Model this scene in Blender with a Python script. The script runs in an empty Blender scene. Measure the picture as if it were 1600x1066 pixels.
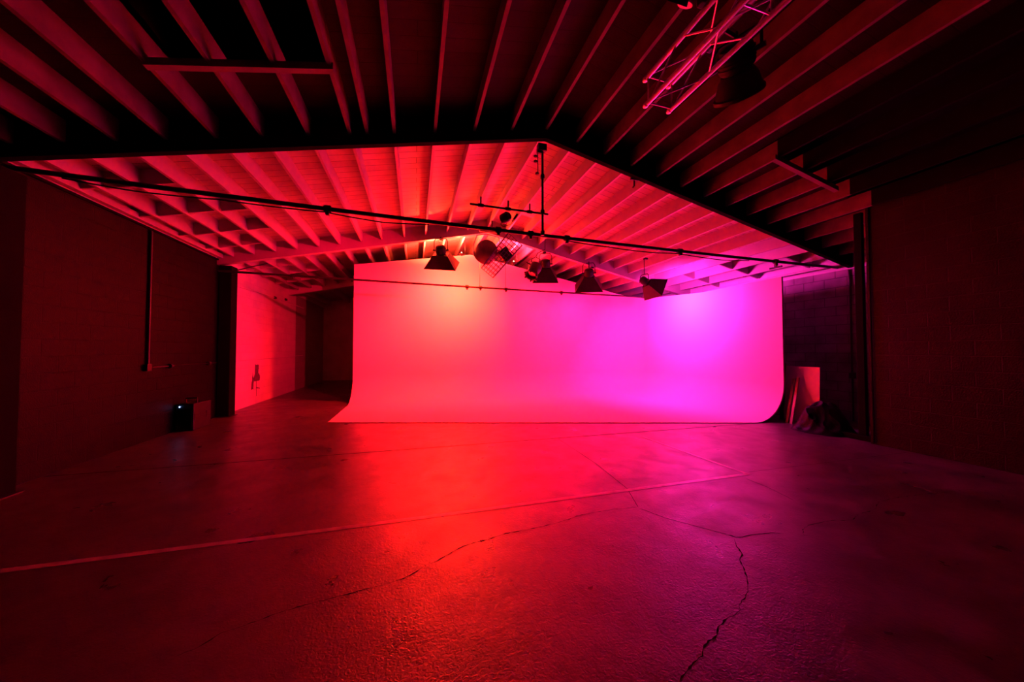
import bpy, bmesh, math, random
from mathutils import Vector, Matrix
random.seed(7)
SC = bpy.context.scene
COL = SC.collection
V = Vector

# ------------------------------------------------------------------ view
SC.view_settings.view_transform = 'Standard'
SC.view_settings.look = 'None'
SC.view_settings.exposure = 0.0
SC.view_settings.gamma = 1.0
SC.view_settings.use_curve_mapping = False
w = bpy.data.worlds.new('world'); SC.world = w; w.use_nodes = True
w.node_tree.nodes['Background'].inputs[0].default_value = (0, 0, 0, 1)
w.node_tree.nodes['Background'].inputs[1].default_value = 0.0

cam_d = bpy.data.cameras.new('camera'); cam = bpy.data.objects.new('camera', cam_d); COL.objects.link(cam)
cam_d.sensor_width = 36.0; cam_d.lens = 515.7 / 1600 * 36; cam_d.clip_start = .05; cam_d.clip_end = 200
cam.location = (0, 0, 1.7); cam.rotation_euler = (math.pi / 2 + math.radians(1.4), 0, -.2853)
SC.camera = cam

# ------------------------------------------------------------------ materials
def mat(name, c1, c2=None, rough=.5, metal=0., scale=6., bump=0., bscale=40., spec=.5, detail=4.):
    m = bpy.data.materials.new(name); m.use_nodes = True
    nt = m.node_tree; b = nt.nodes['Principled BSDF']
    b.inputs['Roughness'].default_value = rough; b.inputs['Metallic'].default_value = metal
    b.inputs['Specular IOR Level'].default_value = spec
    c2 = c2 or tuple(x * .75 for x in c1)
    tc = nt.nodes.new('ShaderNodeTexCoord')
    n = nt.nodes.new('ShaderNodeTexNoise'); n.inputs['Scale'].default_value = scale; n.inputs['Detail'].default_value = detail
    nt.links.new(tc.outputs['Object'], n.inputs['Vector'])
    r = nt.nodes.new('ShaderNodeValToRGB')
    r.color_ramp.elements[0].position = .3; r.color_ramp.elements[1].position = .7
    r.color_ramp.elements[0].color = (*c2, 1); r.color_ramp.elements[1].color = (*c1, 1)
    nt.links.new(n.outputs['Fac'], r.inputs['Fac']); nt.links.new(r.outputs['Color'], b.inputs['Base Color'])
    if bump:
        n2 = nt.nodes.new('ShaderNodeTexNoise'); n2.inputs['Scale'].default_value = bscale; n2.inputs['Detail'].default_value = 3
        nt.links.new(tc.outputs['Object'], n2.inputs['Vector'])
        bp = nt.nodes.new('ShaderNodeBump'); bp.inputs['Strength'].default_value = bump; bp.inputs['Distance'].default_value = .01
        nt.links.new(n2.outputs['Fac'], bp.inputs['Height']); nt.links.new(bp.outputs['Normal'], b.inputs['Normal'])
    return m

def brick_mat(name, ca, cb, mortar, axes, bw, bh, ms, rough=.6, bump=.5, wear=.35, spec=.5, offset=.5):
    """block / board courses laid in world space on the plane spanned by axes"""
    m = bpy.data.materials.new(name); m.use_nodes = True
    nt = m.node_tree; b = nt.nodes['Principled BSDF']; L = nt.links.new
    b.inputs['Roughness'].default_value = rough; b.inputs['Specular IOR Level'].default_value = spec
    g = nt.nodes.new('ShaderNodeNewGeometry'); s = nt.nodes.new('ShaderNodeSeparateXYZ'); c = nt.nodes.new('ShaderNodeCombineXYZ')
    L(g.outputs['Position'], s.inputs[0]); L(s.outputs[axes[0]], c.inputs[0]); L(s.outputs[axes[1]], c.inputs[1])
    t = nt.nodes.new('ShaderNodeTexBrick'); t.offset = offset; t.inputs['Scale'].default_value = 1.0
    t.inputs['Brick Width'].default_value = bw; t.inputs['Row Height'].default_value = bh
    t.inputs['Mortar Size'].default_value = ms; t.inputs['Mortar Smooth'].default_value = .3
    t.inputs['Color1'].default_value = (*ca, 1); t.inputs['Color2'].default_value = (*cb, 1); t.inputs['Mortar'].default_value = (*mortar, 1)
    t.inputs['Bias'].default_value = 0
    L(c.outputs[0], t.inputs['Vector'])
    n = nt.nodes.new('ShaderNodeTexNoise'); n.inputs['Scale'].default_value = 2.2; n.inputs['Detail'].default_value = 7
    L(g.outputs['Position'], n.inputs['Vector'])
    r = nt.nodes.new('ShaderNodeValToRGB'); r.color_ramp.elements[0].position = .3; r.color_ramp.elements[1].position = .7
    lo = 1 - wear; r.color_ramp.elements[0].color = (lo, lo, lo, 1); r.color_ramp.elements[1].color = (1, 1, 1, 1)
    L(n.outputs['Fac'], r.inputs['Fac'])
    mx = nt.nodes.new('ShaderNodeMixRGB'); mx.blend_type = 'MULTIPLY'; mx.inputs[0].default_value = 1
    L(t.outputs['Color'], mx.inputs[1]); L(r.outputs['Color'], mx.inputs[2]); L(mx.outputs[0], b.inputs['Base Color'])
    n2 = nt.nodes.new('ShaderNodeTexNoise'); n2.inputs['Scale'].default_value = 60; n2.inputs['Detail'].default_value = 4
    L(g.outputs['Position'], n2.inputs['Vector'])
    ma = nt.nodes.new('ShaderNodeMath'); ma.operation = 'MULTIPLY_ADD'; ma.inputs[1].default_value = -1.0
    mb = nt.nodes.new('ShaderNodeMath'); mb.operation = 'MULTIPLY'; mb.inputs[1].default_value = .5
    L(n2.outputs['Fac'], mb.inputs[0]); L(t.outputs['Fac'], ma.inputs[0]); L(mb.outputs[0], ma.inputs[2])
    bp = nt.nodes.new('ShaderNodeBump'); bp.inputs['Strength'].default_value = bump; bp.inputs['Distance'].default_value = .012
    L(ma.outputs[0], bp.inputs['Height']); L(bp.outputs['Normal'], b.inputs['Normal'])
    return m

def floor_mat():
    m = bpy.data.materials.new('sealed_concrete'); m.use_nodes = True
    nt = m.node_tree; b = nt.nodes['Principled BSDF']; L = nt.links.new
    g = nt.nodes.new('ShaderNodeNewGeometry')
    def noise(sc, d, dist=0.):
        n = nt.nodes.new('ShaderNodeTexNoise'); n.inputs['Scale'].default_value = sc; n.inputs['Detail'].default_value = d
        n.inputs['Distortion'].default_value = dist; L(g.outputs['Position'], n.inputs['Vector']); return n
    def ramp(n, p0, p1, c0, c1):
        r = nt.nodes.new('ShaderNodeValToRGB'); e = r.color_ramp.elements
        e[0].position = p0; e[1].position = p1; e[0].color = (*c0, 1); e[1].color = (*c1, 1)
        L(n.outputs['Fac'], r.inputs['Fac']); return r
    big = ramp(noise(1.3, 8, .0), .3, .72, (.046, .044, .043), (.090, .087, .085))
    spots = ramp(noise(7, 6, .6), .28, .56, (.62, .62, .62), (1, 1, 1))
    mx = nt.nodes.new('ShaderNodeMixRGB'); mx.blend_type = 'MULTIPLY'; mx.inputs[0].default_value = 1
    L(big.outputs[0], mx.inputs[1]); L(spots.outputs[0], mx.inputs[2]); L(mx.outputs[0], b.inputs['Base Color'])
    rr = ramp(noise(2.6, 7, .3), .28, .72, (.25,) * 3, (.47,) * 3)
    L(rr.outputs[0], b.inputs['Roughness'])
    b.inputs['Specular IOR Level'].default_value = 1.0
    n3 = noise(48, 2, 1.0); n4 = noise(2.2, 3)
    ad = nt.nodes.new('ShaderNodeMath'); ad.operation = 'MULTIPLY_ADD'; ad.inputs[1].default_value = 3.0
    L(n4.outputs['Fac'], ad.inputs[0]); L(n3.outputs['Fac'], ad.inputs[2])
    bp = nt.nodes.new('ShaderNodeBump'); bp.inputs['Strength'].default_value = .55; bp.inputs['Distance'].default_value = .005
    L(ad.outputs[0], bp.inputs['Height']); L(bp.outputs['Normal'], b.inputs['Normal'])
    return m

def glow(name, col, st):
    m = bpy.data.materials.new(name); m.use_nodes = True; b = m.node_tree.nodes['Principled BSDF']
    b.inputs['Base Color'].default_value = (*col, 1); b.inputs['Emission Color'].default_value = (*col, 1); b.inputs['Emission Strength'].default_value = st
    return m

M = {
 'floor': floor_mat(),
 'crack': mat('crack_dark', (.012, .011, .011), (.006, .006, .006), .9, spec=.1),
 'tape': mat('painted_line_white', (.46, .45, .44), (.24, .235, .23), .32, scale=9, spec=.85),
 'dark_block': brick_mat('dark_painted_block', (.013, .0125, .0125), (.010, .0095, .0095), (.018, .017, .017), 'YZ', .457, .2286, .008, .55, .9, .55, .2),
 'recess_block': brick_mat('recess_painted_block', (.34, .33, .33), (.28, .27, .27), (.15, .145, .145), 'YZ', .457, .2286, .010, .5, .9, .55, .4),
 'black_block': brick_mat('black_painted_block', (.0055, .0053, .0053), (.0042, .004, .004), (.0085, .008, .008), 'YZ', .457, .2286, .008, .55, .9, .55, .12),
 'dark_block_x': brick_mat('dark_painted_block_cross', (.036, .034, .034), (.028, .027, .027), (.020, .019, .019), 'XZ', .457, .2286, .010, .42, .9, .45, .5),
 'white_block': brick_mat('white_painted_block', (.72, .71, .69), (.66, .65, .63), (.60, .59, .57), 'YZ', .457, .2286, .007, .55, .35, .12),
 'grey_block': brick_mat('grey_far_block', (.28, .275, .27), (.25, .245, .24), (.22, .215, .21), 'YZ', .457, .2286, .007, .55, .35, .12),
 'grey_block_x': brick_mat('unlit_block', (.5, .49, .48), (.45, .44, .43), (.4, .4, .4), 'XZ', .457, .2286, .007, .6, .35, .2),
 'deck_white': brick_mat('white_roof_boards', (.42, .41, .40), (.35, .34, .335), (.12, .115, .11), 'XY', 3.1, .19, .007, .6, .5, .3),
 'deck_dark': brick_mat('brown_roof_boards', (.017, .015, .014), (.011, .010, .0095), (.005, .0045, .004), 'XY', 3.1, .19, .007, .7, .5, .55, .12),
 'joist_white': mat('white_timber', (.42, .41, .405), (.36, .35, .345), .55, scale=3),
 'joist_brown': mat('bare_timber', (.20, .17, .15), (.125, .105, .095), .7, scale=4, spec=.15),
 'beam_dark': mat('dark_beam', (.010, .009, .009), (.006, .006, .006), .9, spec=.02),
 'black': mat('flat_black', (.005, .005, .005), (.003, .003, .003), .85, spec=.08),
 'black_metal': mat('black_metal', (.03, .029, .029), (.018, .017, .017), .42, .2, spec=.5),
 'pipe': mat('dark_steel_pipe', (.035, .033, .033), (.02, .02, .02), .4, .4),
 'hood': mat('black_hood_metal', (.026, .025, .025), (.017, .016, .016), .55, .1, spec=.3),
 'drum': mat('burgundy_housing', (.10, .08, .078), (.06, .05, .05), .45, .2),
 'alu': mat('aluminium', (.93, .93, .94), (.85, .85, .87), .33, 1., scale=20),
 'cage': mat('wire_cage', (.10, .09, .09), (.06, .055, .055), .4, .6),
 'cyc': mat('white_cyc_paint', (.80, .795, .79), (.785, .78, .775), .6, scale=.6, spec=.3),
 'conduit': mat('dark_conduit', (.028, .026, .026), (.02, .02, .02), .45, .2),
 'conduit_white': mat('white_conduit', (.72, .71, .7), (.62, .61, .6), .5),
 'board': mat('white_board', (.86, .85, .83), (.80, .79, .77), .5, scale=2),
 'wood': mat('bare_wood', (.42, .30, .19), (.28, .19, .12), .6, scale=8),
 'wood_dark': mat('dark_wood', (.13, .09, .07), (.07, .05, .04), .6, scale=8),
 'bag': mat('black_plastic_sheet', (.008, .007, .012), (.004, .0035, .006), .42, spec=.08, bump=.25, bscale=14),
 'scuff': mat('peeled_patch', (.16, .13, .12), (.07, .06, .06), .8, scale=12),
 'lens': mat('glass_lens', (.7, .7, .7), (.6, .6, .6), .12, .9, scale=3),
 'led': glow('blue_led', (.25, .4, 1.), 30.),
}

# ------------------------------------------------------------------ mesh helpers
def frame(d, up=(0, 0, 1)):
    z = V(d).normalized(); u = V(up)
    if abs(z.dot(u)) > .98: u = V((0, 1, 0))
    x = u.cross(z).normalized(); y = z.cross(x)
    return x, y, z

def box(bm, c, s, rot=None, bevel=0.):
    """c centre, s full size"""
    mtx = Matrix.Translation(c) @ ((rot.to_4x4() if rot is not None else Matrix.Identity(4)) @ Matrix.Diagonal((*s, 1)))
    r = bmesh.ops.create_cube(bm, size=1, matrix=mtx)
    if bevel:
        es = list({e for v in r['verts'] for e in v.link_edges})
        bmesh.ops.bevel(bm, geom=es, offset=bevel, segments=2, affect='EDGES', profile=.5)
    return bm

def tube(bm, pts, r, n=10, caps=True, closed=False):
    pts = [V(p) for p in pts]; rings = []; up = None
    N = len(pts)
    for i, p in enumerate(pts):
        if closed: d = pts[(i + 1) % N] - pts[i - 1]
        else: d = (pts[min(i + 1, N - 1)] - pts[max(i - 1, 0)])
        d.normalize()
        if up is None: x, y, _ = frame(d)
        else:
            x = (up - d * up.dot(d)).normalized(); y = d.cross(x)
        up = x
        rr = r[i] if isinstance(r, (list, tuple)) else r
        rings.append([bm.verts.new(p + x * rr * math.cos(2 * math.pi * k / n) + y * rr * math.sin(2 * math.pi * k / n)) for k in range(n)])
    M_ = N if closed else N - 1
    for i in range(M_):
        a, b = rings[i], rings[(i + 1) % N]
        for k in range(n): bm.faces.new((a[k], a[(k + 1) % n], b[(k + 1) % n], b[k]))
    if caps and not closed:
        bm.faces.new(rings[0][::-1]); bm.faces.new(rings[-1])
    return bm

def lathe(bm, prof, origin, axis, n=28, cap0=True, cap1=True):
    """prof: list of (radius, distance along axis)"""
    x, y, z = frame(axis); o = V(origin); rings = []
    for r, t in prof:
        rings.append([bm.verts.new(o + z * t + (x * math.cos(2 * math.pi * k / n) + y * math.sin(2 * math.pi * k / n)) * max(r, 1e-4)) for k in range(n)])
    for a, b in zip(rings, rings[1:]):
        for k in range(n): bm.faces.new((a[k], a[(k + 1) % n], b[(k + 1) % n], b[k]))
    if cap0: bm.faces.new(rings[0][::-1])
    if cap1: bm.faces.new(rings[-1])
    return bm

def new(): return bmesh.new()

def obj(name, bm, m, parent=None, smooth=False, angle=.6):
    bmesh.ops.recalc_face_normals(bm, faces=bm.faces)
    me = bpy.data.meshes.new(name)
    if parent is not None:
        base = ORG.get(parent.name, V((0, 0, 0)))
        bmesh.ops.translate(bm, verts=bm.verts, vec=-base)
    bm.to_mesh(me); bm.free()
    for mm in (m if isinstance(m, (list, tuple)) else [m]): me.materials.append(mm)
    o = bpy.data.objects.new(name, me); COL.objects.link(o)
    if parent is not None:
        o.parent = parent; ORG[o.name] = ORG.get(parent.name, V((0, 0, 0)))
    if smooth:
        me.polygons.foreach_set('use_smooth', [True] * len(me.polygons))
        me.set_sharp_from_angle(angle=angle)
    return o

ORG = {}
POW = 1.0
def thing(name, label, cat, loc, group=None):
    o = bpy.data.objects.new(name, None); COL.objects.link(o); o.location = loc; o.empty_display_size = .1
    ORG[o.name] = V(loc); o['label'] = label; o['category'] = cat
    if group: o['group'] = group
    return o
def tag(o, label, cat, group=None):
    o['label'] = label; o['category'] = cat
    if group: o['group'] = group
    return o
def struct(name, bm, m, parent=None, smooth=False):
    o = obj(name, bm, m, parent, smooth); o['kind'] = 'structure'; return o

def solo(name, bm, m, label, cat, loc, group=None, smooth=False):
    """a thing of one mesh, origin at loc"""
    bmesh.ops.translate(bm, verts=bm.verts, vec=-V(loc))
    o = obj(name, bm, m, None, smooth); o.location = loc; ORG[o.name] = V(loc)
    return tag(o, label, cat, group)

# ------------------------------------------------------------------ dimensions of the hall
XL, XR, XC = -4.75, 7.88, 9.85          # left wall, near right wall, recessed right wall
RX, RZ, PITCH = 2.12, 5.288, .2156      # ridge position, underside of beams at ridge, roof pitch
YF, YB = -4.0, 19.9                      # wall behind the viewer, far wall
BEAMS = [(-.0, .15), (5.14, 5.23), (9.90, 10.05), (14.75, 14.9)]
YN = 3.92                                # end of the near right wall
def zb(x): return RZ - PITCH * abs(x - RX)          # underside of beams
def zj(x): return zb(x) + .15                        # underside of joists
def zd(x): return zb(x) + .41                        # underside of roof boards

def quad(bm, pts, mi=0):
    f = bm.faces.new([bm.verts.new(p) for p in pts]); f.material_index = mi; return f

# floor
bm = new(); box(bm, ((XL + XC) / 2, (YF + YB) / 2, -.1), (XC - XL + .6, YB - YF + .6, .2))
floor = struct('floor', bm, M['floor'])

def ribbon(bm, pts, wd, z=.0025, jag=0.):
    pts = [V((p[0], p[1], z)) for p in pts]
    if jag:
        q = []
        for a, b in zip(pts, pts[1:]):
            n = max(2, int((b - a).length / .025)); side = V((-(b - a).y, (b - a).x, 0)).normalized()
            for k in range(n):
                q.append(a.lerp(b, k / n) + side * random.uniform(-jag, jag) * (0 if k == 0 else 1))
        q.append(pts[-1]); pts = q
    L_, R_ = [], []
    for i, p in enumerate(pts):
        d = pts[min(i + 1, len(pts) - 1)] - pts[max(i - 1, 0)]; s = V((-d.y, d.x, 0)).normalized()
        ww = (wd[0] + (wd[1] - wd[0]) * random.random() ** 2.2 if jag else wd[0]) / 2
        if jag and i in (0, len(pts) - 1): ww *= .2
        L_.append(bm.verts.new(p + s * ww)); R_.append(bm.verts.new(p - s * ww))
    for i in range(len(pts) - 1):
        bm.faces.new((L_[i], R_[i], R_[i + 1], L_[i + 1]))
    return bm

CRACK_A = [(-1.269, 2.311), (-1.173, 2.347), (-1.103, 2.424), (-0.986, 2.452), (-0.816, 2.505), (-0.678, 2.531), (-0.528, 2.546), (-0.371, 2.568), (-0.204, 2.585), (-0.073, 2.608), (-0.005, 2.646), (0.09, 2.718), (0.181, 2.749), (0.3, 2.826), (0.398, 2.881), (0.503, 2.909), (0.62, 2.925), (0.811, 2.975), (0.998, 2.976), (1.162, 2.986), (1.325, 3.011), (1.454, 3.036), (1.618, 3.079), (1.809, 3.092), (2.04, 3.096), (2.296, 3.065)]
CRACK_B = [(1.313, 1.422), (1.417, 1.462), (1.46, 1.479), (1.538, 1.495), (1.601, 1.542), (1.675, 1.564), (1.731, 1.579), (1.79, 1.623), (1.89, 1.653), (1.986, 1.667), (2.043, 1.683), (2.08, 1.722), (2.181, 1.757), (2.249, 1.793), (2.365, 1.893), (2.448, 1.98), (2.517, 2.072), (2.6, 2.116), (2.681, 2.24), (2.746, 2.312)]
CRACK_C = [(2.756, 2.383), (2.79, 2.33), (2.846, 2.314), (2.969, 2.32), (3.103, 2.303), (3.199, 2.286), (3.261, 2.246)]
CRACK_D = [(3.345, 2.178), (3.406, 2.171), (3.509, 2.251), (3.632, 2.285), (3.781, 2.29), (3.971, 2.285), (4.188, 2.234), (4.36, 2.289), (4.699, 2.316), (4.942, 2.412), (5.287, 2.426), (5.787, 2.384), (6.492, 2.306)]
for pts, wd, j in ((CRACK_A, (.002, .012), .004), (CRACK_B, (.003, .016), .005), (CRACK_C, (.006, .018), .004), (CRACK_D, (.001, .010), .006)):
    bm = new(); ribbon(bm, pts, wd, .0025, j); obj('floor_crack', bm, M['crack'], floor)
for pts, wd in (([(-4.74, 6.014), (7.55, 5.717)], .020), ([(2.607, 5.79), (2.585, 4.41), (2.487, 3.5), (2.31, 3.06)], .006),
                ([(2.31, 3.031), (2.427, 2.789), (2.587, 2.592), (2.756, 2.383)], .007), ([(4.174, 3.336), (4.169, 3.045), (4.093, 2.71)], .006),
                ([(4.433, 3.495), (6.037, 3.455), (7.81, 3.417)], .005)):
    bm = new(); ribbon(bm, pts, (wd, wd * 1.3), .002, .0015); obj('expansion_joint', bm, M['crack'], floor)
bm = new(); ribbon(bm, [(XL + .02, 3.60), (-3.177, 3.569), (-0.841, 3.505), (0.336, 3.483), (1.784, 3.471), (4.348, 3.446)], (.062, 0), .003); obj('painted_line', bm, M['tape'], floor)
bm = new(); ribbon(bm, [(4.348, 3.416), (4.243, 5.452)], (.05, 0), .003); obj('painted_line', bm, M['tape'], floor)

# left wall: dark painted as far as the second beam, white beyond and above
YS, ZS = 10.2, 3.93
bm = new()
quad(bm, [(XL, YF, 0), (XL, YS, 0), (XL, YS, ZS), (XL, YF, ZS)], 0)
quad(bm, [(XL, YS, 0), (XL, 15.6, 0), (XL, 15.6, ZS), (XL, YS, ZS)], 1)
quad(bm, [(XL, 15.6, 0), (XL, YB, 0), (XL, YB, ZS), (XL, 15.6, ZS)], 2)  # darker grey block from here to the far wall
quad(bm, [(XL, 5.15, ZS), (XL, YB, ZS), (XL, YB, 4.5), (XL, 5.15, 4.5)], 1)
quad(bm, [(XL, YF, ZS), (XL, 5.15, ZS), (XL, 5.15, 4.5), (XL, YF, 4.5)], 0)
r = bmesh.ops.extrude_face_region(bm, geom=bm.faces[:])
bmesh.ops.translate(bm, verts=[v for v in r['geom'] if isinstance(v, bmesh.types.BMVert)], vec=(-.2, 0, 0))
wall_left = struct('wall_left', bm, [M['black_block'], M['white_block'], M['grey_block']])
bm = new(); box(bm, (XL + .02, 5.1, ZS), (.04, 9.7, .035)); obj('top_plate', bm, M['black'], wall_left)
PATCH = [[(12.046, 1.234), (12.293, 1.204), (12.298, 1.071), (12.193, 1.021), (12.391, 0.855), (12.38, 0.711), (12.068, 0.702), (11.949, 0.724), (12.055, 1.03)],
         [(11.896, 1.076), (11.989, 0.702), (11.959, 0.467), (11.82, 0.472), (11.87, 0.75)],
         [(12.156, 0.518), (12.407, 0.46), (12.366, 0.438), (12.158, 0.47)], [(12.133, 0.689), (12.166, 0.686), (12.184, 0.235), (12.152, 0.232)]]
for i, p in enumerate(PATCH):
    bm = new(); q = []
    for a, b in zip(p, p[1:] + p[:1]):
        for k in range(4):
            j = .016 if k and i != 3 else 0
            q.append((XL + .002, a[0] + (b[0] - a[0]) * k / 4 + random.uniform(-j, j), a[1] + (b[1] - a[1]) * k / 4 + random.uniform(-j, j)))
    f = quad(bm, q); bmesh.ops.triangulate(bm, faces=[f]); obj('peeled_paint', bm, M['scuff'], wall_left)

# near right wall with the recess behind its end
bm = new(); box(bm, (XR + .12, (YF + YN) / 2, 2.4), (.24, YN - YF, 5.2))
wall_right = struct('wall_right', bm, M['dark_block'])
bm = new(); box(bm, ((XR + XC) / 2 + .3, YN - .1, 2.4), (XC - XR - .1, .2, 4.9)); struct('wall_recess_end', bm, M['dark_block_x']).name = 'wall_recess'
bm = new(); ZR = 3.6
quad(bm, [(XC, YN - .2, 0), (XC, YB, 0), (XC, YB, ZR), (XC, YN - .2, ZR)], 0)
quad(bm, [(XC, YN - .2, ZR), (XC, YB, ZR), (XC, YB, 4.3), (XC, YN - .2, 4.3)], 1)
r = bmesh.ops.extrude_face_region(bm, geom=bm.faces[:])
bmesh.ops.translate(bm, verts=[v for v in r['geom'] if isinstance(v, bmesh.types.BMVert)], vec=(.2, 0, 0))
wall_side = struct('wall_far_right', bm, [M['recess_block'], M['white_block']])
bm = new(); box(bm, ((XL + XC) / 2, YB + .1, 2.9), (XC - XL + .4, .2, 5.8)); struct('wall_back', bm, M['grey_block_x'])
bm = new(); box(bm, ((XL + XC) / 2, YF - .1, 2.9), (XC - XL + .4, .2, 5.8)); struct('wall_front', bm, M['dark_block_x'])
# sill across the foot of the recess
bm = new(); box(bm, (8.02, 4.25, .045), (.09, .60, .09), None, .006); struct('trim_1', bm, M['beam_dark'])

# ceiling: roof boards in bays, openings over the first bay
SKY = [(-2.48, -.90, 1.6, 4.25), (5.42, 7.88, 1.0, 4.05)]
bm = new()
def slab(x0, x1, y0, y1, mi):
    quad(bm, [(x0, y0, zd(x0)), (x1, y0, zd(x1)), (x1, y1, zd(x1)), (x0, y1, zd(x0))], mi)
YSPLIT = 5.155
xs = sorted({XL - .2, RX, XC + .2, *(s[0] for s in SKY), *(s[1] for s in SKY)})
ys = sorted({YF - .2, 1.0, 1.6, 4.05, 4.25, YSPLIT, YB + .2})
for x0, x1 in zip(xs, xs[1:]):
    for y0, y1 in zip(ys, ys[1:]):
        cx, cy = (x0 + x1) / 2, (y0 + y1) / 2
        if any(s[0] < cx < s[1] and s[2] < cy < s[3] for s in SKY): continue
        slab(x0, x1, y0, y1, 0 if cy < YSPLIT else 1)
bmesh.ops.remove_doubles(bm, verts=bm.verts, dist=1e-4)
r = bmesh.ops.extrude_face_region(bm, geom=bm.faces[:])
bmesh.ops.translate(bm, verts=[v for v in r['geom'] if isinstance(v, bmesh.types.BMVert)], vec=(0, 0, .1))
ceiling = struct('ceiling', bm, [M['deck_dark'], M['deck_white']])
for s in SKY:                               # blacked-out skylight wells
    bm = new(); x0, x1, y0, y1 = s; h = .45
    lo = lambda x, y: (x, y, zd(x)); hi = lambda x, y: (x, y, zd(x) + h)
    P = [(x0, y0), (x1, y0), (x1, y1), (x0, y1)]
    for a, b in zip(P, P[1:] + P[:1]): quad(bm, [lo(*a), lo(*b), hi(*b), hi(*a)])
    quad(bm, [hi(*p) for p in P]); bmesh.ops.remove_doubles(bm, verts=bm.verts, dist=1e-4)
    obj('skylight_well', bm, M['black'], ceiling)
    bm = new(); xa, xb = x0 - .02, x1 + .02
    if x0 > 0: xb = 6.85
    yy = 3.96 if x0 < 0 else 3.77
    for a, b in ((xa, xb),):
        dz = .045
        vs = [bm.verts.new((x, y, zj(x) - o)) for x in (a, b) for y in (yy - .035, yy + .035) for o in (dz, -.03)]
        bmesh.ops.convex_hull(bm, input=vs)
    obj('skylight_header', bm, M['joist_brown'], ceiling)

JX = [-4.42, -3.98, -3.50, -3.02, -2.50, -1.99, -1.44, -.92, -.32, .27, .88, 1.50, 2.12, 2.69, 3.24, 3.80, 4.36, 4.92, 5.48, 6.04, 6.60, 7.16, 7.72, 8.28, 8.84, 9.40]
def joist(x, y0, y1, m, h=.275, wd=.045):
    bm = new(); z = zj(x)
    box(bm, (x, (y0 + y1) / 2, z + h / 2), (wd, y1 - y0, h)); return obj('joist', bm, m, ceiling)
for x in JX:
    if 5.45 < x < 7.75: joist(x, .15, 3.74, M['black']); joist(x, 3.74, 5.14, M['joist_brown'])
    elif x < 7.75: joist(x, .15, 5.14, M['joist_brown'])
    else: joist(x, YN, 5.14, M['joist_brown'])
    joist(x, 5.23, 9.90, M['joist_white'])
    joist(x, 10.05, 14.75, M['joist_white'])
joist(-.69, .15, 5.14, M['joist_brown'])
for x in (-4.42, -3.5, -2.5, -1.44): joist(x, 14.9, YB, M['joist_white'])
def beam(y0, y1, m, top=.43):
    bm = new(); a, b = XL + .0, XC
    prof = [(a, zb(a)), (RX, zb(RX)), (b, zb(b)), (b, zb(b) + top), (RX, zb(RX) + top), (a, zb(a) + top)]
    A = [bm.verts.new((x, y0, z)) for x, z in prof]; B = [bm.verts.new((x, y1, z)) for x, z in prof]
    for i in range(6):
        j = (i + 1) % 6; bm.faces.new((A[i], A[j], B[j], B[i]))
    for R_ in (A, B):
        bm.faces.new((R_[0], R_[1], R_[4], R_[5])); bm.faces.new((R_[1], R_[2], R_[3], R_[4]))
    return obj('roof_beam', bm, m, ceiling)
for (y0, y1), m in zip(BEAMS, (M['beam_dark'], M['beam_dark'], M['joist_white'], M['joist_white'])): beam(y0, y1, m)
def blocking(x0, x1, y, m, h=.24):
    bm = new(); c = (x0 + x1) / 2; a = math.atan(PITCH) * (1 if c < RX else -1)
    box(bm, (c, y, zj(c) + .02 + h / 2), ((x1 - x0 - .045) / math.cos(a), .045, h), Matrix.Rotation(-a, 3, 'Y')); obj('blocking', bm, m, ceiling)
EDGE = [XL] + JX + [XC]
for y, n in ((6.25, 3), (7.3, 4), (8.3, 4), (9.2, 3), (11.3, 3), (12.3, 4), (13.4, 3)):
    for k in range(n): blocking(EDGE[k], EDGE[k + 1], y + .03 * (k % 2), M['joist_white'])
for y, n in ((6.0, 2), (7.35, 3), (8.7, 3), (11.4, 2), (13.0, 2)):
    for k in range(n): blocking(EDGE[-2 - k], EDGE[-1 - k], y - .04 * (k % 2), M['joist_white'])
bm = new(); box(bm, (XL + .08, 7.6, 4.02), (.09, 4.6, .10)); obj('ledger', bm, M['joist_white'], ceiling)

# steel columns under the left beam ends, black strip past the near right wall
def column(cx, cy, sx, sy, ztop, label):
    bm = new(); box(bm, (cx, cy, ztop / 2), (sx, sy, ztop), None, .01)
    t = thing('column', label, 'column', (cx, cy, 0)); obj('shaft', bm, M['black'], t)
    bm = new(); box(bm, (cx, cy, .006), (sx + .08, sy + .08, .012)); obj('base_plate', bm, M['black_metal'], t)
column(XL + .16, 10.1, .26, .30, zb(XL) - .0, 'black column against the left wall where dark block turns to white')
column(XL + .14, 5.28, .20, .30, zb(XL) - .02, 'dark column on the near left wall, at the left edge of the photo')
column(8.14, 4.15, .08, .12, 4.3, 'narrow black upright strip just beyond the end of the near right wall')  # flat black upright strip filling the dark gap past the wall end

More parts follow.
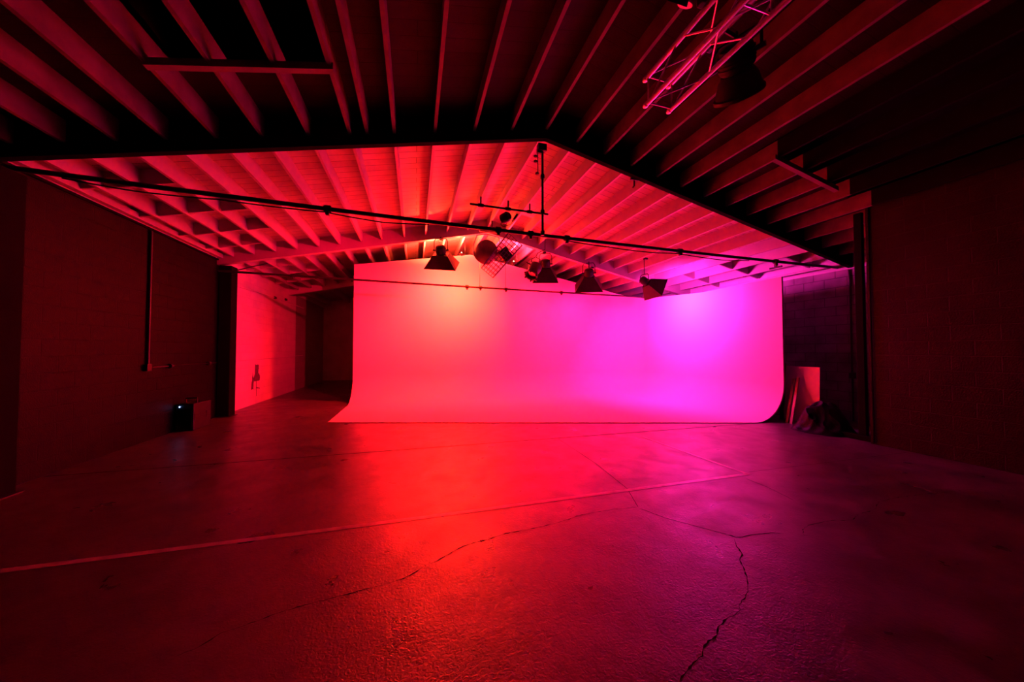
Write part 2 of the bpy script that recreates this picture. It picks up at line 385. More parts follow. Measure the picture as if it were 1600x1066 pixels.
# ------------------------------------------------------------------ cyclorama
CXL, CYB, CXR, CYE = -1.92, 11.67, 8.39, 5.72
RCV, RCN = .85, 1.05                      # cove radius, radius of the standing corner
def cyc_path():
    P = []                               # (point, inward normal, top height)
    n = 44
    for i in range(n + 1):
        x = CXL + (CXR - RCN - CXL) * i / n
        P.append((V((x, CYB)), V((0, -1)), None))
    for i in range(1, 17):
        a = math.pi / 2 * i / 16
        P.append((V((CXR - RCN + RCN * math.sin(a), CYB - RCN + RCN * math.cos(a))), V((-math.sin(a), -math.cos(a))), None))
    for i in range(1, 25):
        y = CYB - RCN + (CYE - (CYB - RCN)) * i / 24
        P.append((V((CXR, y)), V((-1, 0)), None))
    return P
path = cyc_path()
def cyc_top(i):
    p = path[i][0]; dx = p.x - 1.9
    z = 5.08 - (.187 if dx > 0 else .165) * abs(dx)
    if i <= 44: return z
    z0 = 5.08 - .187 * (CXR - RCN - 1.9)
    if i <= 60: t = (i - 44) / 16; return z0 + (3.62 - z0) * t
    t = min(1, (CYB - RCN - p.y) / 2.6); return 3.62 + (3.43 - 3.62) * t
bm = new(); inner, outer = [], []
NA = 14
for i, (p, n, _) in enumerate(path):
    top = cyc_top(i)
    prof = [(0, top)] + [(0, RCV + (top - RCV) * k / 8) for k in range(7, -1, -1)] + \
           [(RCV * (1 - math.cos(a)), RCV * (1 - math.sin(a)) + .014) for a in [math.pi / 2 * k / NA for k in range(1, NA + 1)]]
    ci, co = [], []
    for k, (d, z) in enumerate(prof):
        if k <= 8: nd, nz = 0, 0; th = .05; od, oz = d - th, z
        else:
            a = math.pi / 2 * (k - 8) / NA; th = .05 - .036 * (k - 8) / NA
            od, oz = d - th * math.cos(a), z - th * math.sin(a)
        oz = max(oz, 0.0)
        q = p + n * d; ci.append(bm.verts.new((q.x, q.y, z)))
        q = p + n * od; co.append(bm.verts.new((q.x, q.y, oz)))
    inner.append(ci); outer.append(co)
for i in range(len(path) - 1):
    for k in range(len(inner[0]) - 1):
        bm.faces.new((inner[i][k], inner[i][k + 1], inner[i + 1][k + 1], inner[i + 1][k]))
        bm.faces.new((outer[i][k], outer[i + 1][k], outer[i + 1][k + 1], outer[i][k + 1]))
    bm.faces.new((inner[i][0], inner[i + 1][0], outer[i + 1][0], outer[i][0]))
for e in (0, -1):
    for k in range(len(inner[0]) - 1):
        bm.faces.new((inner[e][k], inner[e][k + 1], outer[e][k + 1], outer[e][k]))
# flat floor of the cyclorama, out to its straight front edge
fl = bm.verts.new((CXL, 8.53, .014)); flb = bm.verts.new((CXL, 8.53, 0))
ring = [c[-1] for c in inner]; ringo = [c[-1] for c in outer]
f = bm.faces.new(ring + [fl]); fo = bm.faces.new(ringo + [flb])
bm.faces.new((ring[0], fl, flb, ringo[0])); bm.faces.new((ring[-1], fl, flb, ringo[-1]))
cyc = solo('cyclorama', bm, M['cyc'], 'large white curved cyclorama sweeping into the floor, washed orange, pink and magenta', 'backdrop wall', (3.2, 9.5, 0), smooth=True)
cyc.data.set_sharp_from_angle(angle=.5)

# ------------------------------------------------------------------ pipes overhead
def bar(name, a, b, r, label, clamps=(), m=M['pipe'], sag=0., group=None, cat='pipe', peg=False):
    t = thing(name, label, cat, a, group); bm = new(); a, b = V(a), V(b)
    pts = [a.lerp(b, k / 12) - V((0, 0, sag * 4 * (k / 12) * (1 - k / 12))) for k in range(13)]
    tube(bm, pts, r, 12); obj('tube', bm, m, t, True)
    for c in clamps:
        p = a.lerp(b, c) - V((0, 0, sag * 4 * c * (1 - c))); d = (b - a).normalized()
        bm = new(); lathe(bm, [(r * 1.5, -.05), (r * 1.75, -.03), (r * 1.75, .03), (r * 1.5, .05)], p, d, 14)
        box(bm, p + V((0, -.01, r * 4 if peg else -r * 1.9)), (.025, .025, .14) if peg else (.05, .05, .07), None, .006)
        obj('clamp', bm, M['black_metal'], t, True)
    return t
P1A, P1B = (XL + .02, 5.43, 3.87), (XC - .01, 5.43, 3.68)
LP = bar('lighting_pipe', P1A, P1B, .032, 'long dark pipe running wall to wall just behind the black beam', (.238, .417, .457, .505, .678, .86), sag=.06)
bar('lighting_pipe', (XL + .02, 9.93, 3.655), (7.72, 9.93, 3.55), .028, 'thinner pipe crossing in front of the top of the white cyclorama', (.13, .50, .533, .598, .75), sag=.015)
bar('lighting_pipe', (.86, 5.42, 4.12), (2.26, 5.42, 4.105), .018, 'short pipe with pegs hanging below the ridge, left of the upright pipe', (.13, .47, .75), peg=True)
t = thing('drop_pipe', 'upright pipe dropping from the ridge of the black beam to the long pipe', 'pipe', (2.12, 5.33, 3.7))
bm = new(); tube(bm, [(2.12, 5.33, 3.72), (2.12, 5.33, 5.1), (2.12, 5.33, 5.25)], .02, 12); obj('tube', bm, M['pipe'], t, True)
for z in (3.72, 4.09, 4.72):
    bm = new(); lathe(bm, [(.03, -.04), (.036, -.03), (.036, .03), (.03, .04)], (2.12, 5.33, z), (0, 0, 1), 14); obj('coupling', bm, M['black_metal'], t, True)
bm = new(); box(bm, (2.1, 5.31, 5.215), (.16, .10, .12), None, .01); box(bm, (2.06, 5.32, 5.15), (.09, .06, .07), None, .01); obj('beam_clamp', bm, M['black_metal'], t)
bm = new(); tube(bm, [(2.03, 5.33, 5.2), (2.035, 5.33, 4.75)], .008, 8); obj('side_rod', bm, M['black_metal'], t, True)
for z in (5.06, 4.97, 4.76):
    bm = new(); lathe(bm, [(.02, -.02), (.035, -.01), (.035, .01), (.02, .02)], (2.02 - .03 * (z > 4.9), 5.33, z), (0, 0, 1), 10); obj('fitting', bm, M['black_metal'], t, True)
# small fixture on the short pipe
t = thing('small_spotlight', 'small black spotlight clamped under the short pegged pipe', 'stage light', (1.49, 5.42, 4.06), 'small spotlights')
bm = new(); lathe(bm, [(.06, -.09), (.085, -.05), (.085, .06), (.07, .07)], (1.47, 5.42, 3.955), (-.56, .80, -.20), 18); obj('housing', bm, M['black_metal'], t, True)
bm = new(); tube(bm, [(1.49, 5.42, 4.045), (1.45, 5.42, 4.03), (1.40, 5.42, 3.98)], .010, 8); obj('bracket', bm, M['black_metal'], t, True)
bm = new(); box(bm, (1.64, 5.42, 3.975), (.03, .10, .12), Matrix.Rotation(.6, 3, 'Y')); obj('shutter', bm, M['black_metal'], t)
bm = new(); tube(bm, [(1.43, 5.38, 3.92), (1.38, 5.38, 3.82), (1.42, 5.38, 3.78), (1.55, 5.38, 3.83), (1.60, 5.38, 3.92)], .005, 6); obj('cable_loop', bm, M['black'], t, True)
ld = bpy.data.lights.new('small_spot_lamp', 'AREA'); ld.shape = 'DISK'; ld.size = .11; ld.energy = 110 * POW; ld.color = (1.0, .001, .03); ld.spread = math.radians(60)
lo = bpy.data.objects.new('lamp_glow', ld); COL.objects.link(lo); lo.parent = t
x, y, z = frame((-.56, .80, -.20)); lo.matrix_local = Matrix.Translation(V((1.47, 5.42, 3.955)) + z * .08 - ORG[t.name]) @ Matrix((x, y, z)).transposed().to_4x4() @ Matrix.Rotation(math.pi, 4, 'X')
# cables
def cable(pts, r, host):
    bm = new(); P = []
    for a, b in zip(pts, pts[1:]):
        a, b = V(a), V(b); s = .03 * (b - a).length
        for k in range(8): P.append(a.lerp(b, k / 8) - V((0, 0, s * 4 * (k / 8) * (1 - k / 8) * .3)))
    P.append(V(pts[-1])); tube(bm, P, r, 7); return obj('cable', bm, M['black'], host, True)
def p1(x, dz): 
    k = (x - P1A[0]) / (P1B[0] - P1A[0]); return (x, 5.43, P1A[2] + (P1B[2] - P1A[2]) * k - .24 * k * (1 - k) + dz)
cable([p1(-4.2, -.04), p1(-3.5, -.09), p1(-2.6, -.06), p1(-1.3, -.05), p1(-.5, -.10), p1(.2, -.045)], .009, LP)
cable([p1(2.65, -.045), p1(3.5, -.075), p1(4.4, -.09), p1(5.1, -.05), p1(6.2, -.09), p1(7.0, -.045)], .009, LP)
for x, zt, lab in ((1.885, 5.08, 'thin wire holding the thinner pipe under the caged light'), (2.70, 5.0, 'thin wire holding the thinner pipe, right of the caged light')):
    bm = new(); tube(bm, [(x, 9.93, 3.60), (x, 9.93, zt)], .006, 6); solo('hanger_wire', bm, M['black_metal'], lab, 'wire', (x, 9.93, 3.6), 'pipe hanger wires')
bm = new(); tube(bm, [(3.94, 5.25, 5.05), (3.94, 5.25, 4.78), (3.91, 5.25, 4.74)], .016, 8); box(bm, (3.94, 5.24, 4.90), (.16, .03, .05)); solo('hook_bracket', bm, M['black_metal'], 'small black hook on the right slope of the black beam', 'hook', (3.94, 5.25, 4.9))

# ------------------------------------------------------------------ stage lights
def hood_light(name, label, apex, aim, roll, back, front, length, top, body_r=.15, body_l=.26, light=None, stem_r=.018, yoke_up=.34, mhood=None, stem_dx=0.):
    """pyramid-hooded flood; apex = centre of the hood's small end, aim = where it points, top = point it hangs from"""
    apex = V(apex); x, y, z = frame(aim)
    cr, sr = math.cos(roll), math.sin(roll); x, y = x * cr + y * sr, y * cr - x * sr
    t = thing(name, label, 'stage light', top, 'hooded flood lights')
    bm = new(); th = .012
    if not isinstance(front, tuple):
        lathe(bm, [(back, 0), (back * 1.25, length * .25), (front * .92, length * .8), (front, length * .85), (front, length), (front - .02, length), (front - .03, length * .8), (back * .9, .02)], apex, z, 36, True, True)
    def rg(hx, hy, d): return [bm.verts.new(apex + x * sx * hx + y * sy * hy + z * d) for sx, sy in ((-1, -1), (1, -1), (1, 1), (-1, 1))]
    if isinstance(front, tuple):
     o0, o1 = rg(back[0], back[1], 0), rg(front[0], front[1], length)
     i0, i1 = rg(back[0] - th, back[1] - th, .01), rg(front[0] - th, front[1] - th, length)
     for a, b in ((o0, o1), (i1, i0)):
         for k in range(4): bm.faces.new((a[k], a[(k + 1) % 4], b[(k + 1) % 4], b[k]))
     for k in range(4): bm.faces.new((o1[k], o1[(k + 1) % 4], i1[(k + 1) % 4], i1[k]))
     bm.faces.new(o0[::-1]); bm.faces.new(i0)
    h = obj('hood', bm, mhood or M['hood'], t, not isinstance(front, tuple))
    bm = new(); lathe(bm, [(body_r * .55, -body_l), (body_r * .9, -body_l * .9), (body_r, -body_l * .6), (body_r, -.03), (body_r * .8, 0)], apex, z, 24)
    for k in range(4):
        d = -body_l * (.25 + .15 * k); lathe(bm, [(body_r * 1.0, d - .008), (body_r * 1.06, d - .008), (body_r * 1.06, d + .008), (body_r, d + .008)], apex, z, 24, False, False)
    obj('lamp_housing', bm, M['hood'], t, True)
    # yoke: a U from both sides of the housing up to the hanger
    c = apex - z * body_l * .45; up = V((0, 0, 1)); side = (x - up * x.dot(up)).normalized()
    ry = body_r + .05; yk = c + up * yoke_up
    bm = new(); tube(bm, [c - side * ry, c - side * ry + up * yoke_up * .75, c - side * ry * .75 + up * yoke_up, yk, c + side * ry * .75 + up * yoke_up, c + side * ry + up * yoke_up * .75, c + side * ry], .013, 8)
    tube(bm, [c - side * (ry + .03), c - side * body_r * .8], .022, 10); tube(bm, [c + side * (ry + .03), c + side * body_r * .8], .022, 10)
    obj('yoke', bm, M['black_metal'], t, True)
    tp = V(top); bm = new(); tube(bm, [yk, yk + up * .05, V((yk.x, yk.y, tp.z - .06)), V((tp.x, tp.y, tp.z - .02)), tp], stem_r, 8); obj('stem', bm, M['black_metal'], t, True)
    bm = new(); box(bm, tp - V((0, 0, .03)), (.10, .10, .06), None, .008); obj('clamp', bm, M['black_metal'], t)
    bm = new(); bulb = apex + z * .05
    lathe(bm, [(body_r * .75, 0), (body_r * .7, .015), (body_r * .35, .035)], bulb - z * .03, z, 20); obj('lens', bm, M['lens'], t, True)
    if light:
        col, pw, size, spread = light
        ld = bpy.data.lights.new(name + '_lamp', 'AREA'); ld.shape = 'RECTANGLE'; ld.size = size[0]; ld.size_y = size[1]
        ld.energy = pw; ld.color = col; ld.spread = math.radians(165); ld.spread = math.radians(spread)
        lo = bpy.data.objects.new('lamp_glow', ld); COL.objects.link(lo); lo.parent = t
        p = apex + z * (length * .96) - ORG[t.name]
        lo.matrix_local = Matrix.Translation(p) @ Matrix((x, y, z)).transposed().to_4x4() @ Matrix.Rotation(math.pi, 4, 'X')
    return t

ORANGE = (1.0, .0026, .004); RED = (1.0, .002, .014); MAG = (1.0, .022, .50); PINK = (1.0, .002, .032)

t = hood_light('hooded_floodlight', 'black hooded floodlight, leftmost over the cyclorama, before the orange glow', (.72, 9.93, 4.52), (.12, .55, -.82), .10,
           (.22, .17), (.47, .36), .36, (.72, 9.97, 4.985), light=(ORANGE, 1050 * POW, (.7, .5), 155))
hood_light('hooded_floodlight', 'black hooded floodlight partly behind the round ring-fronted spotlight', (4.05, 9.95, 4.36), (.16, .50, -.82), .0,
           (.17, .15), (.42, .32), .42, (4.02, 9.97, 4.87), light=(RED, 330 * POW, (.7, .5), 140))
hood_light('hooded_floodlight', 'black hooded floodlight hanging just above the thinner pipe, right of the ring-fronted spotlight', (5.62, 9.93, 4.16), (.25, .50, -.80), .0,
           (.17, .14), (.46, .33), .44, (5.77, 9.97, 4.50), light=(PINK, 330 * POW, (.7, .5), 140))
hood_light('hooded_floodlight', 'black hooded floodlight, rightmost, aimed at the magenta spot on the cyclorama', (6.72, 8.40, 3.70), (.80, .06, -.45), -.1,
           (.13, .12), (.34, .30), .40, (6.70, 8.42, zj(6.6) + .0), body_r=.11, body_l=.24, light=(MAG, 290 * POW, (.5, .45), 180), yoke_up=.2, stem_r=.01)

# big drum light with a wire cage beside it
def seg(bm, a, b, r=.008): tube(bm, [a, b], r, 6)
c0 = V((2.02, 9.3, 4.47))
t = thing('caged_floodlight', 'large round burgundy floodlight with a tilted wire cage at the ridge', 'stage light', (2.1, 9.3, 5.38))
x, y, z = frame((-.24, .88, -.40))
bm = new(); lathe(bm, [(.10, -.34), (.24, -.30), (.30, -.2), (.32, 0), (.32, .12), (.28, .16)], c0 - V((.10, 0, 0)), z, 30); obj('drum_housing', bm, M['drum'], t, True)
bm = new(); lathe(bm, [(.26, 0), (.24, .02), (.12, .05)], c0 - V((.10, 0, 0)) + z * .15, z, 24); obj('lens', bm, M['lens'], t, True)
bm = new(); tube(bm, [c0 + V((-.44, 0, -.1)), c0 + V((-.44, 0, .2)), c0 + V((-.34, 0, .5)), c0 + V((-.05, 0, .56)), c0 + V((.3, 0, .5)), c0 + V((.36, 0, .2)), c0 + V((.34, 0, .0))], .014, 8); obj('yoke', bm, M['alu'], t, True)
bm = new(); box(bm, (2.06, 9.3, 5.16), (.62, .12, .16), None, .02); obj('mounting_plate', bm, M['drum'], t)
bm = new(); tube(bm, [(2.12, 9.3, 5.2), (2.12, 9.3, 5.43)], .022, 8); obj('stem', bm, M['black_metal'], t, True)
# cage: long box of wires slanting down to the left
A = V((2.62, 9.22, 4.92)); B = V((1.86, 9.12, 3.92)); ax = (B - A).normalized(); wv = V((.42, 0, -.32)); wv = (wv - ax * wv.dot(ax)).normalized() * .52; dv = ax.cross(wv).normalized() * .22
bm = new(); A = A - wv * .25
for u in (0, 1):
    for v_ in (0, 1):
        seg(bm, A + wv * u + dv * v_, B + wv * (u - .25) * .8 + dv * v_, .019)
obj('cage_rails', bm, M['cage'], t, True)
bm = new()
for k in range(11):
    f_ = k / 10; s_ = 1 - .2 * f_; o_ = A.lerp(B - wv * .2, f_)
    q = [o_, o_ + wv * s_, o_ + wv * s_ + dv, o_ + dv]
    for i in range(4): seg(bm, q[i], q[(i + 1) % 4], .0085)
for u in (.2, .4, .6, .8):
    for v_ in (0, 1): seg(bm, A + wv * u + dv * v_, B - wv * .2 + wv * u * .8 + dv * v_, .0085)
obj('cage_mesh', bm, M['cage'], t, True)
bm = new(); o_ = A.lerp(B - wv * .2, .42) + wv * .2; box(bm, o_ + wv * .38 + dv * .5, (.36, .20, .30), Matrix.Rotation(.85, 3, 'Y'), .03); obj('ballast_box', bm, M['hood'], t)
for sd in (-1,):
    ld = bpy.data.lights.new('drum_lamp', 'AREA'); ld.shape = 'DISK'; ld.size = .45; ld.energy = 330 * POW; ld.color = (1.0, .020, .004); ld.spread = math.radians(95)
    lo = bpy.data.objects.new('lamp_glow', ld); COL.objects.link(lo); lo.parent = t
    p = c0 - V((.10, 0, 0)) + z * .22 - ORG[t.name]
    lo.matrix_local = Matrix.Translation(p) @ Matrix((x, y, z)).transposed().to_4x4() @ Matrix.Rotation(math.pi, 4, 'X')

# bare work lamps with upturned dishes, hung under the joists behind the second beam; one is added for ceiling glow
def work_light(x, y, z, pw, label, col=(1.0, .034, .012)):
    t = thing('work_light', label, 'lamp', (x, y, z), 'work lamps above the cyclorama')
    bm = new(); lathe(bm, [(.010, -.02), (.018, .0), (.022, .025), (.016, .045), (.006, .055)], (x, y, z), (0, 0, 1), 16)
    o = obj('bulb', bm, glow('hot_bulb', (1, .40, .25), 5.), t, True); o['label'] = 'glowing bare bulb'
    bm = new(); lathe(bm, [(.03, -.07), (.045, -.055), (.095, -.015), (.099, -.018), (.05, -.062), (.03, -.075)], (x, y, z), (0, 0, 1), 20, False, False); obj('dish', bm, M['hood'], t, True)
    bm = new(); tube(bm, [(x, y, z - .07), (x + .11, y, z - .05), (x + .115, y, z + .1), (x + .115, y, zj(x + .115) + .05)], .007, 6); obj('hanger', bm, M['black_metal'], t, True)
    ld = bpy.data.lights.new('work_lamp', 'AREA'); ld.shape = 'DISK'; ld.size = .10; ld.energy = pw; ld.color = col
    lo = bpy.data.objects.new('lamp_glow', ld); COL.objects.link(lo); lo.parent = t; lo.location = (0, 0, .085); lo.rotation_euler = (math.pi, 0, 0)
    return t
work_light(1.44, 10.8, 4.84, 560 * POW, 'small glowing work lamp above the cyclorama top, between the hooded light and the caged light')
work_light(.60, 10.7, 4.50, 720 * POW, 'small added lamp just behind the leftmost hooded floodlight, brightening the ceiling')  # added lamp with no seen source, brightens the boards over the cyclorama
work_light(3.20, 10.7, 4.66, 420 * POW, 'small glowing work lamp right of the caged light, above the ring-fronted spotlight', (1.0, .012, .035))

# ring-fronted spotlight facing the room
t = thing('ring_spotlight', 'round black spotlight with a bright ring lens, left of its hooded neighbour', 'stage light', (3.62, 9.33, zj(3.8)))
rc = V((3.29, 9.22, 3.88)); back = V((3.50, 9.36, 4.22)); ax = (rc - back).normalized()
bm = new(); lathe(bm, [(.10, -.02), (.19, .0), (.20, .10), (.17, .26), (.15, .30)], back, ax, 26); obj('housing', bm, M['drum'], t, True)
L_ = (rc - back).length
bm = new(); lathe(bm, [(.15, L_ - .22), (.19, L_ - .10), (.20, L_), (.165, L_), (.15, L_ - .08)], back, ax, 26, False, False); obj('front_ring', bm, M['black_metal'], t, True)
bm = new(); lathe(bm, [(.155, 0), (.12, .02), (.05, .03)], back + ax * (L_ - .13), ax, 26); obj('lens', bm, M['board'], t, True)
for k in range(6):
    bm = new(); xx, yy, zz = frame(ax); a = k * math.pi / 3; d = xx * math.cos(a) + yy * math.sin(a)
    box(bm, rc + d * .20 + ax * .02, (.05, .05, .05), None, .01); obj('ring_clip', bm, M['black_metal'], t)
bm = new(); tube(bm, [(3.32, 9.3, 4.16), (3.36, 9.34, 4.42), (3.50, 9.36, 4.50), (3.66, 9.36, 4.42), (3.70, 9.36, 4.14)], .013, 8)
tube(bm, [(3.50, 9.36, 4.50), (3.56, 9.36, 4.62), (3.80, 9.36, 4.75), (3.80, 9.36, zj(3.8))], .012, 8); obj('yoke', bm, M['black_metal'], t, True)
bm = new(); tube(bm, [(3.34, 9.3, 4.24), (3.22, 9.3, 4.27), (3.18, 9.3, 4.30)], .02, 8); obj('handle', bm, M['black_metal'], t, True)

# ------------------------------------------------------------------ truss at upper right, with its lights
TX0, TX1, TZ0, TZ1, TYA, TYB = 2.17, 2.45, 4.11, 4.37, 2.68, -.6
t = thing('lighting_truss', 'aluminium box truss hanging from the ceiling at top right', 'truss', (TX0, TYA, TZ0))
CH = [(TX0, TZ0), (TX1, TZ0), (TX0, TZ1), (TX1, TZ1)]
for X_, Z_ in CH:
    bm = new(); tube(bm, [(X_, TYA, Z_), (X_, TYB, Z_)], .023, 12); obj('chord', bm, M['alu'], t, True)
n = 8; st = (TYA - TYB) / n
for (a, b) in ((0, 1), (2, 3), (0, 2), (1, 3)):
    for k in range(n):
        y0, y1 = TYA - .04 - st * k, TYA - .04 - st * (k + 1) + .06
        p, q = (CH[a], CH[b]) if k % 2 == 0 else (CH[b], CH[a])
        bm = new(); tube(bm, [(p[0], y0, p[1]), (q[0], max(y1, TYB), q[1])], .008, 8); obj('brace', bm, M['alu'], t, True)
for yy in (TYA - .015, 1.7):
    for a, b in ((0, 1), (1, 3), (3, 2), (2, 0)):
        bm = new(); tube(bm, [(CH[a][0], yy, CH[a][1]), (CH[b][0], yy, CH[b][1])], .008, 8); obj('end_brace', bm, M['alu'], t, True)
for X_, Z_ in CH:
    bm = new(); lathe(bm, [(.023, 0), (.027, .005), (.027, .03), (.015, .05)], (X_, TYA, Z_), (0, 1, 0), 12); obj('spigot', bm, M['alu'], t, True)
for X_ in (TX0, TX1):
    bm = new(); tube(bm, [(X_, 1.2, TZ1 + .015), (X_, 1.2, zj(X_))], .006, 6); obj('steel_sling', bm, M['black_metal'], t, True)
t = hood_light('bell_floodlight', 'big black bell-shaped floodlight hung on the right side of the aluminium truss', (2.86, 2.30, 4.28), (.42, .30, -.50), .3,
           .13, .21, .20, (2.62, 2.26, 4.62), body_r=.14, body_l=.22, yoke_up=.2)
bm = new(); tube(bm, [(2.51, 2.26, 4.37), (2.53, 2.26, 4.55), (2.62, 2.26, 4.62)], .022, 8); box(bm, (2.505, 2.26, 4.39), (.05, .06, .07), None, .01); obj('truss_clamp', bm, M['black_metal'], t)
t = hood_light('hooded_floodlight', 'black light left of the truss, cut off by the top edge', (1.96, 2.02, 4.60), (.05, .80, -.35), .2,
           (.09, .09), (.12, .12), .12, (1.96, 2.00, 4.83), body_r=.10, body_l=.22, yoke_up=.18)
bm = new(); lathe(bm, [(.06, 0), (.06, .006)], (2.085, 2.11, 4.50), (-.1, .50, -.86), 20); o = obj('lens_disc', bm, M['board'], t); o['label'] = 'small white disc standing in for a pink-lit lens'  # white disc tilted to catch light, standing in for the lens
bm = new(); tube(bm, [(2.11, 1.98, 4.39), (2.08, 1.98, 4.7), (1.96, 2.00, 4.83)], .018, 8); box(bm, (2.115, 1.98, 4.40), (.05, .06, .07), None, .01); obj('truss_clamp', bm, M['black_metal'], t)

# ------------------------------------------------------------------ left wall fittings
def conduit(name, runs, label, m=M['conduit'], r=.013, boxes=(), bx=(.07, .11, .13), fit=()):
    t = thing(name, label, 'conduit', runs[0][0])
    for p in runs:
        bm = new(); tube(bm, p, r, 9); obj('tube', bm, m, t, True)
    for b in boxes:
        bm = new(); box(bm, b, bx, None, .008); obj('junction_box', bm, M['black_metal'], t)
    for b in fit:
        bm = new(); lathe(bm, [(.03, -.05), (.045, -.04), (.045, .04), (.03, .05)], b, (0, 1, 0), 14); obj('fitting', bm, M['conduit'], t, True)
    return t
X1 = XL + .028
conduit('wall_conduit', [[(X1, 7.73, 1.40), (X1, 7.73, 3.55), (X1, 7.73, 3.9)], [(X1, 7.75, 1.36), (X1, 8.25, 1.36)]], 'dark upright conduit with a junction box on the dark left wall',
        boxes=[(XL + .035, 7.71, 1.36)], fit=[(X1 + .02, 8.29, 1.36)], r=.022)
conduit('wall_conduit', [[(XL + .02, 8.36, 1.37), (XL + .02, 9.94, 1.36)]], 'thin level conduit between the junction box and the left black column', r=.010, fit=[(XL + .03, 9.6, 1.36)])
conduit('wall_conduit', [[(XL + .014, 10.27, 1.37), (XL + .014, 16.5, 1.42)]], 'thin level conduit at waist height along the white left wall', m=M['conduit_white'], r=.011, fit=[(XL + .05, 10.36, 1.37)])
conduit('wall_conduit', [[(XL + .014, 10.30, 3.42), (XL + .014, 13.2, 3.50), (XL + .014, 16.5, 3.50)]], 'thin conduit high on the white left wall', m=M['conduit_white'], r=.014, fit=[(XL + .03, 13.4, 3.50), (XL + .03, 14.4, 3.58)])
bm = new(); tube(bm, [(XL + .03, 10.4, 3.72), (XL + .5, 10.5, 3.93), (XL + .9, 10.4, 4.02)], .014, 8); solo('diagonal_brace', bm, M['conduit'], 'thin diagonal brace at the top of the left black column', 'brace', (XL + .03, 10.4, 3.72), smooth=True)

# loudspeaker on the floor by the left wall
SX0, SX1, SY0, SY1, SZ = -4.73, -4.42, 8.50, 9.12, .56
t = thing('loudspeaker', 'black boxy loudspeaker with a blue power light on the floor by the left wall', 'speaker', ((SX0 + SX1) / 2, (SY0 + SY1) / 2, 0))
bm = new(); box(bm, ((SX0 + SX1) / 2, (SY0 + SY1) / 2, SZ / 2), (SX1 - SX0, SY1 - SY0, SZ), None, .015); obj('cabinet', bm, M['black_metal'], t)
bm = new(); box(bm, ((SX0 + SX1) / 2, SY0 - .006, SZ * .45), (.25, .012, .40), None, .004); obj('grille', bm, M['black'], t)
bm = new(); lathe(bm, [(.010, 0), (.010, .008)], (SX0 + .075, SY0 - .004, SZ - .055), (0, -1, 0), 12); o = obj('power_light', bm, M['led'], t); o['label'] = 'glowing blue power light'
bm = new(); tube(bm, [(SX0 + .06, 8.72, SZ), (SX0 + .06, 8.72, SZ + .09), (SX1 - .06, 8.72, SZ + .10), (SX1 - .06, 8.72, SZ)], .016, 8); obj('carry_handle', bm, M['black_metal'], t, True)
for yy in (8.6, 9.0):
    bm = new(); box(bm, (SX1 + .004, yy, .28), (.008, .14, .14), None, .003); obj('side_panel', bm, M['black_metal'], t)

# ------------------------------------------------------------------ recess on the right
X2 = XC - .025
conduit('wall_conduit', [[(X2, 5.19, 1.14), (X2, 5.19, 3.3), (X2, 5.21, 3.58)], [(X2, 5.19, 1.02), (X2, 5.19, .02)]], 'dark upright conduit with a box on the recessed right wall', boxes=[(XC - .035, 5.18, 1.08)], r=.018)
conduit('wall_conduit', [[(XR - .016, YN - .05, .02), (XR - .016, YN - .05, 2.4), (XR - .012, YN - .05, 4.3)]], 'dark upright conduit on the end of the near right wall', m=M['beam_dark'], r=.010, fit=[])
conduit('ceiling_conduit', [[(9.62, 5.5, 3.70), (9.62, 8.9, 3.70)]], 'white pipe under the pink joists, above the right end of the cyclorama', m=M['conduit_white'], r=.028)
bm = new(); tube(bm, [(8.9, 6.05, 3.80), (8.9, 6.35, 3.80)], .022, 8); box(bm, (8.9, 6.2, 3.845), (.05, .05, .09)); solo('ceiling_bracket', bm, M['black_metal'], 'small dark bracket under the joists beside the long pipe, far right', 'bracket', (8.9, 6.2, 3.8))
# white board leaning on the wall
def leaning(name, x0, x1, y0, y1, z0, z1, th, m, label, cat, dy=0., grp=None):
    bm = new(); vs = []
    for x_, z_, o in ((x0, z0, 0), (x1, z1, dy)):
        for yy in (y0, y1):
            for d in (0, th): vs.append(bm.verts.new((x_ + d, yy + o, z_)))
    bmesh.ops.convex_hull(bm, input=vs)
    return solo(name, bm, m, label, cat, (x0, (y0 + y1) / 2, z0), grp)
t = thing('board', 'pale flat board standing upright behind the black plastic heap', 'board', (8.7, 5.55, 0))
bm = new(); vs = [bm.verts.new((x_ + d, yy, z_)) for x_, z_ in ((8.68, 0), (8.74, 1.29)) for yy in (5.19, 5.93) for d in (0, .02)]
bmesh.ops.convex_hull(bm, input=vs); obj('face_panel', bm, M['board'], t)
for yy in (5.35, 5.80):
    bm = new(); tube(bm, [(8.765, yy, 1.15), (9.15, yy, .02)], .02, 6); tube(bm, [(8.73, yy, .05), (9.15, yy, .03)], .015, 6); obj('rear_brace', bm, M['wood_dark'], t)
leaning('plank', 8.23, 8.64, 5.45, 5.50, 0, 1.03, .03, M['wood'], 'reddish wooden plank leaning nearest the pale board', 'plank', .10, 'leaning planks')
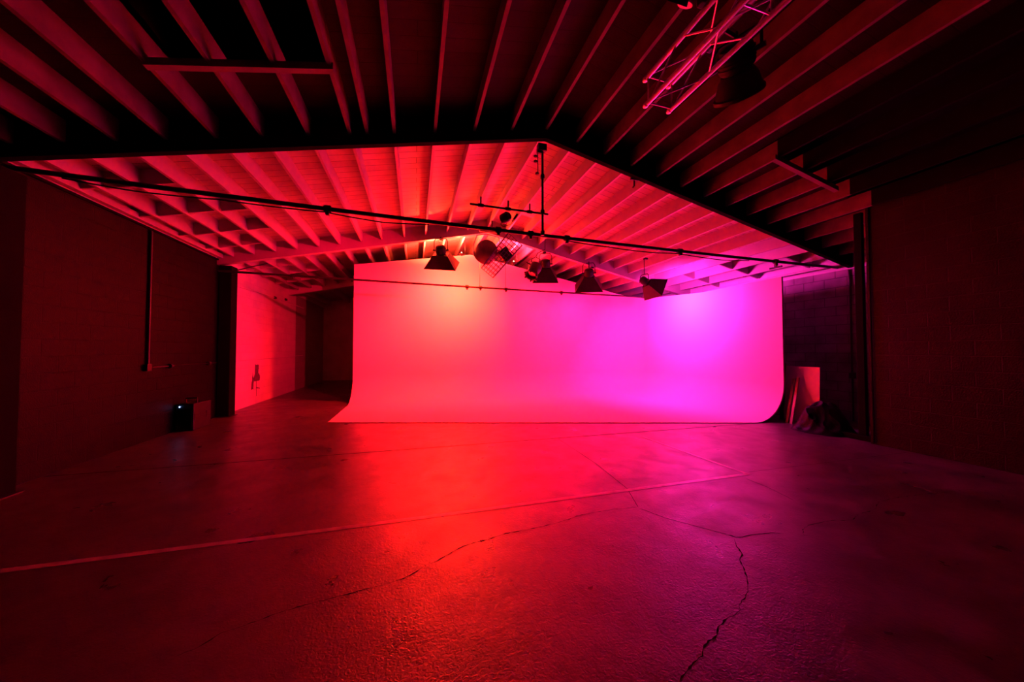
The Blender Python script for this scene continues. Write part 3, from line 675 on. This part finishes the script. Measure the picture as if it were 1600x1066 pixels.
leaning('plank', 8.24, 8.64, 5.55, 5.60, 0, 1.00, .03, M['wood'], 'reddish wooden plank leaning second from the pale board', 'plank', .10, 'leaning planks')
leaning('plank', 8.47, 8.58, 5.80, 5.88, 0, 1.36, .03, M['wood_dark'], 'taller dark plank leaning closest to the cyclorama edge', 'plank', 0, 'leaning planks')
# heap of black plastic sheeting
bm = new()
NU, NV = 96, 48; cx, cy = 8.13, 4.80
G = []
from mathutils import noise as NZ
for i in range(NU):
    a = 2 * math.pi * i / NU; row = []
    for j in range(NV + 1):
        s = j / NV; rx, ry = .53, .49
        rr = s * (1 + .10 * NZ.noise(V((math.cos(a) * 1.7, math.sin(a) * 1.7, 3))))
        X_ = cx + rx * rr * math.cos(a); Y_ = cy + ry * rr * math.sin(a)
        px, py = (X_ - cx) / rx, (Y_ - cy) / ry
        hgt = .50 * math.exp(-((px - .50) ** 2 * 1.9 + (py - .0) ** 2 * 1.9)) + .26 * math.exp(-((px + .25) ** 2 * 3 + (py - .45) ** 2 * 3.0)) + .16 * math.exp(-((px + .2) ** 2 * 4 + (py + .5) ** 2 * 3.0))
        rid = 1 - abs(NZ.noise(V((X_ * 3.1, Y_ * 2.3, 1.7)))) * 2; rid2 = 1 - abs(NZ.noise(V((X_ * 6.5 + 4, Y_ * 5.2, 5.1)))) * 2
        hgt += (.13 * (rid - .6) + .075 * (rid2 - .5)) * min(1, hgt * 4)
        z_ = max(.004, hgt * (1 - s ** 5))
        row.append(bm.verts.new((X_, Y_, z_)))
    G.append(row)
for i in range(NU):
    for j in range(NV):
        a, b = G[i], G[(i + 1) % NU]
        try: bm.faces.new((a[j], a[j + 1], b[j + 1], b[j]))
        except ValueError: pass
bmesh.ops.remove_doubles(bm, verts=bm.verts, dist=1e-5)
bmesh.ops.holes_fill(bm, edges=[e for e in bm.edges if e.is_boundary], sides=200)
o = solo('plastic_sheet_heap', bm, M['bag'], 'crumpled heap of black plastic sheeting on the floor by the right recess', 'plastic sheeting', (cx, cy, 0), smooth=True)
for p in o.data.polygons: p.use_smooth = True
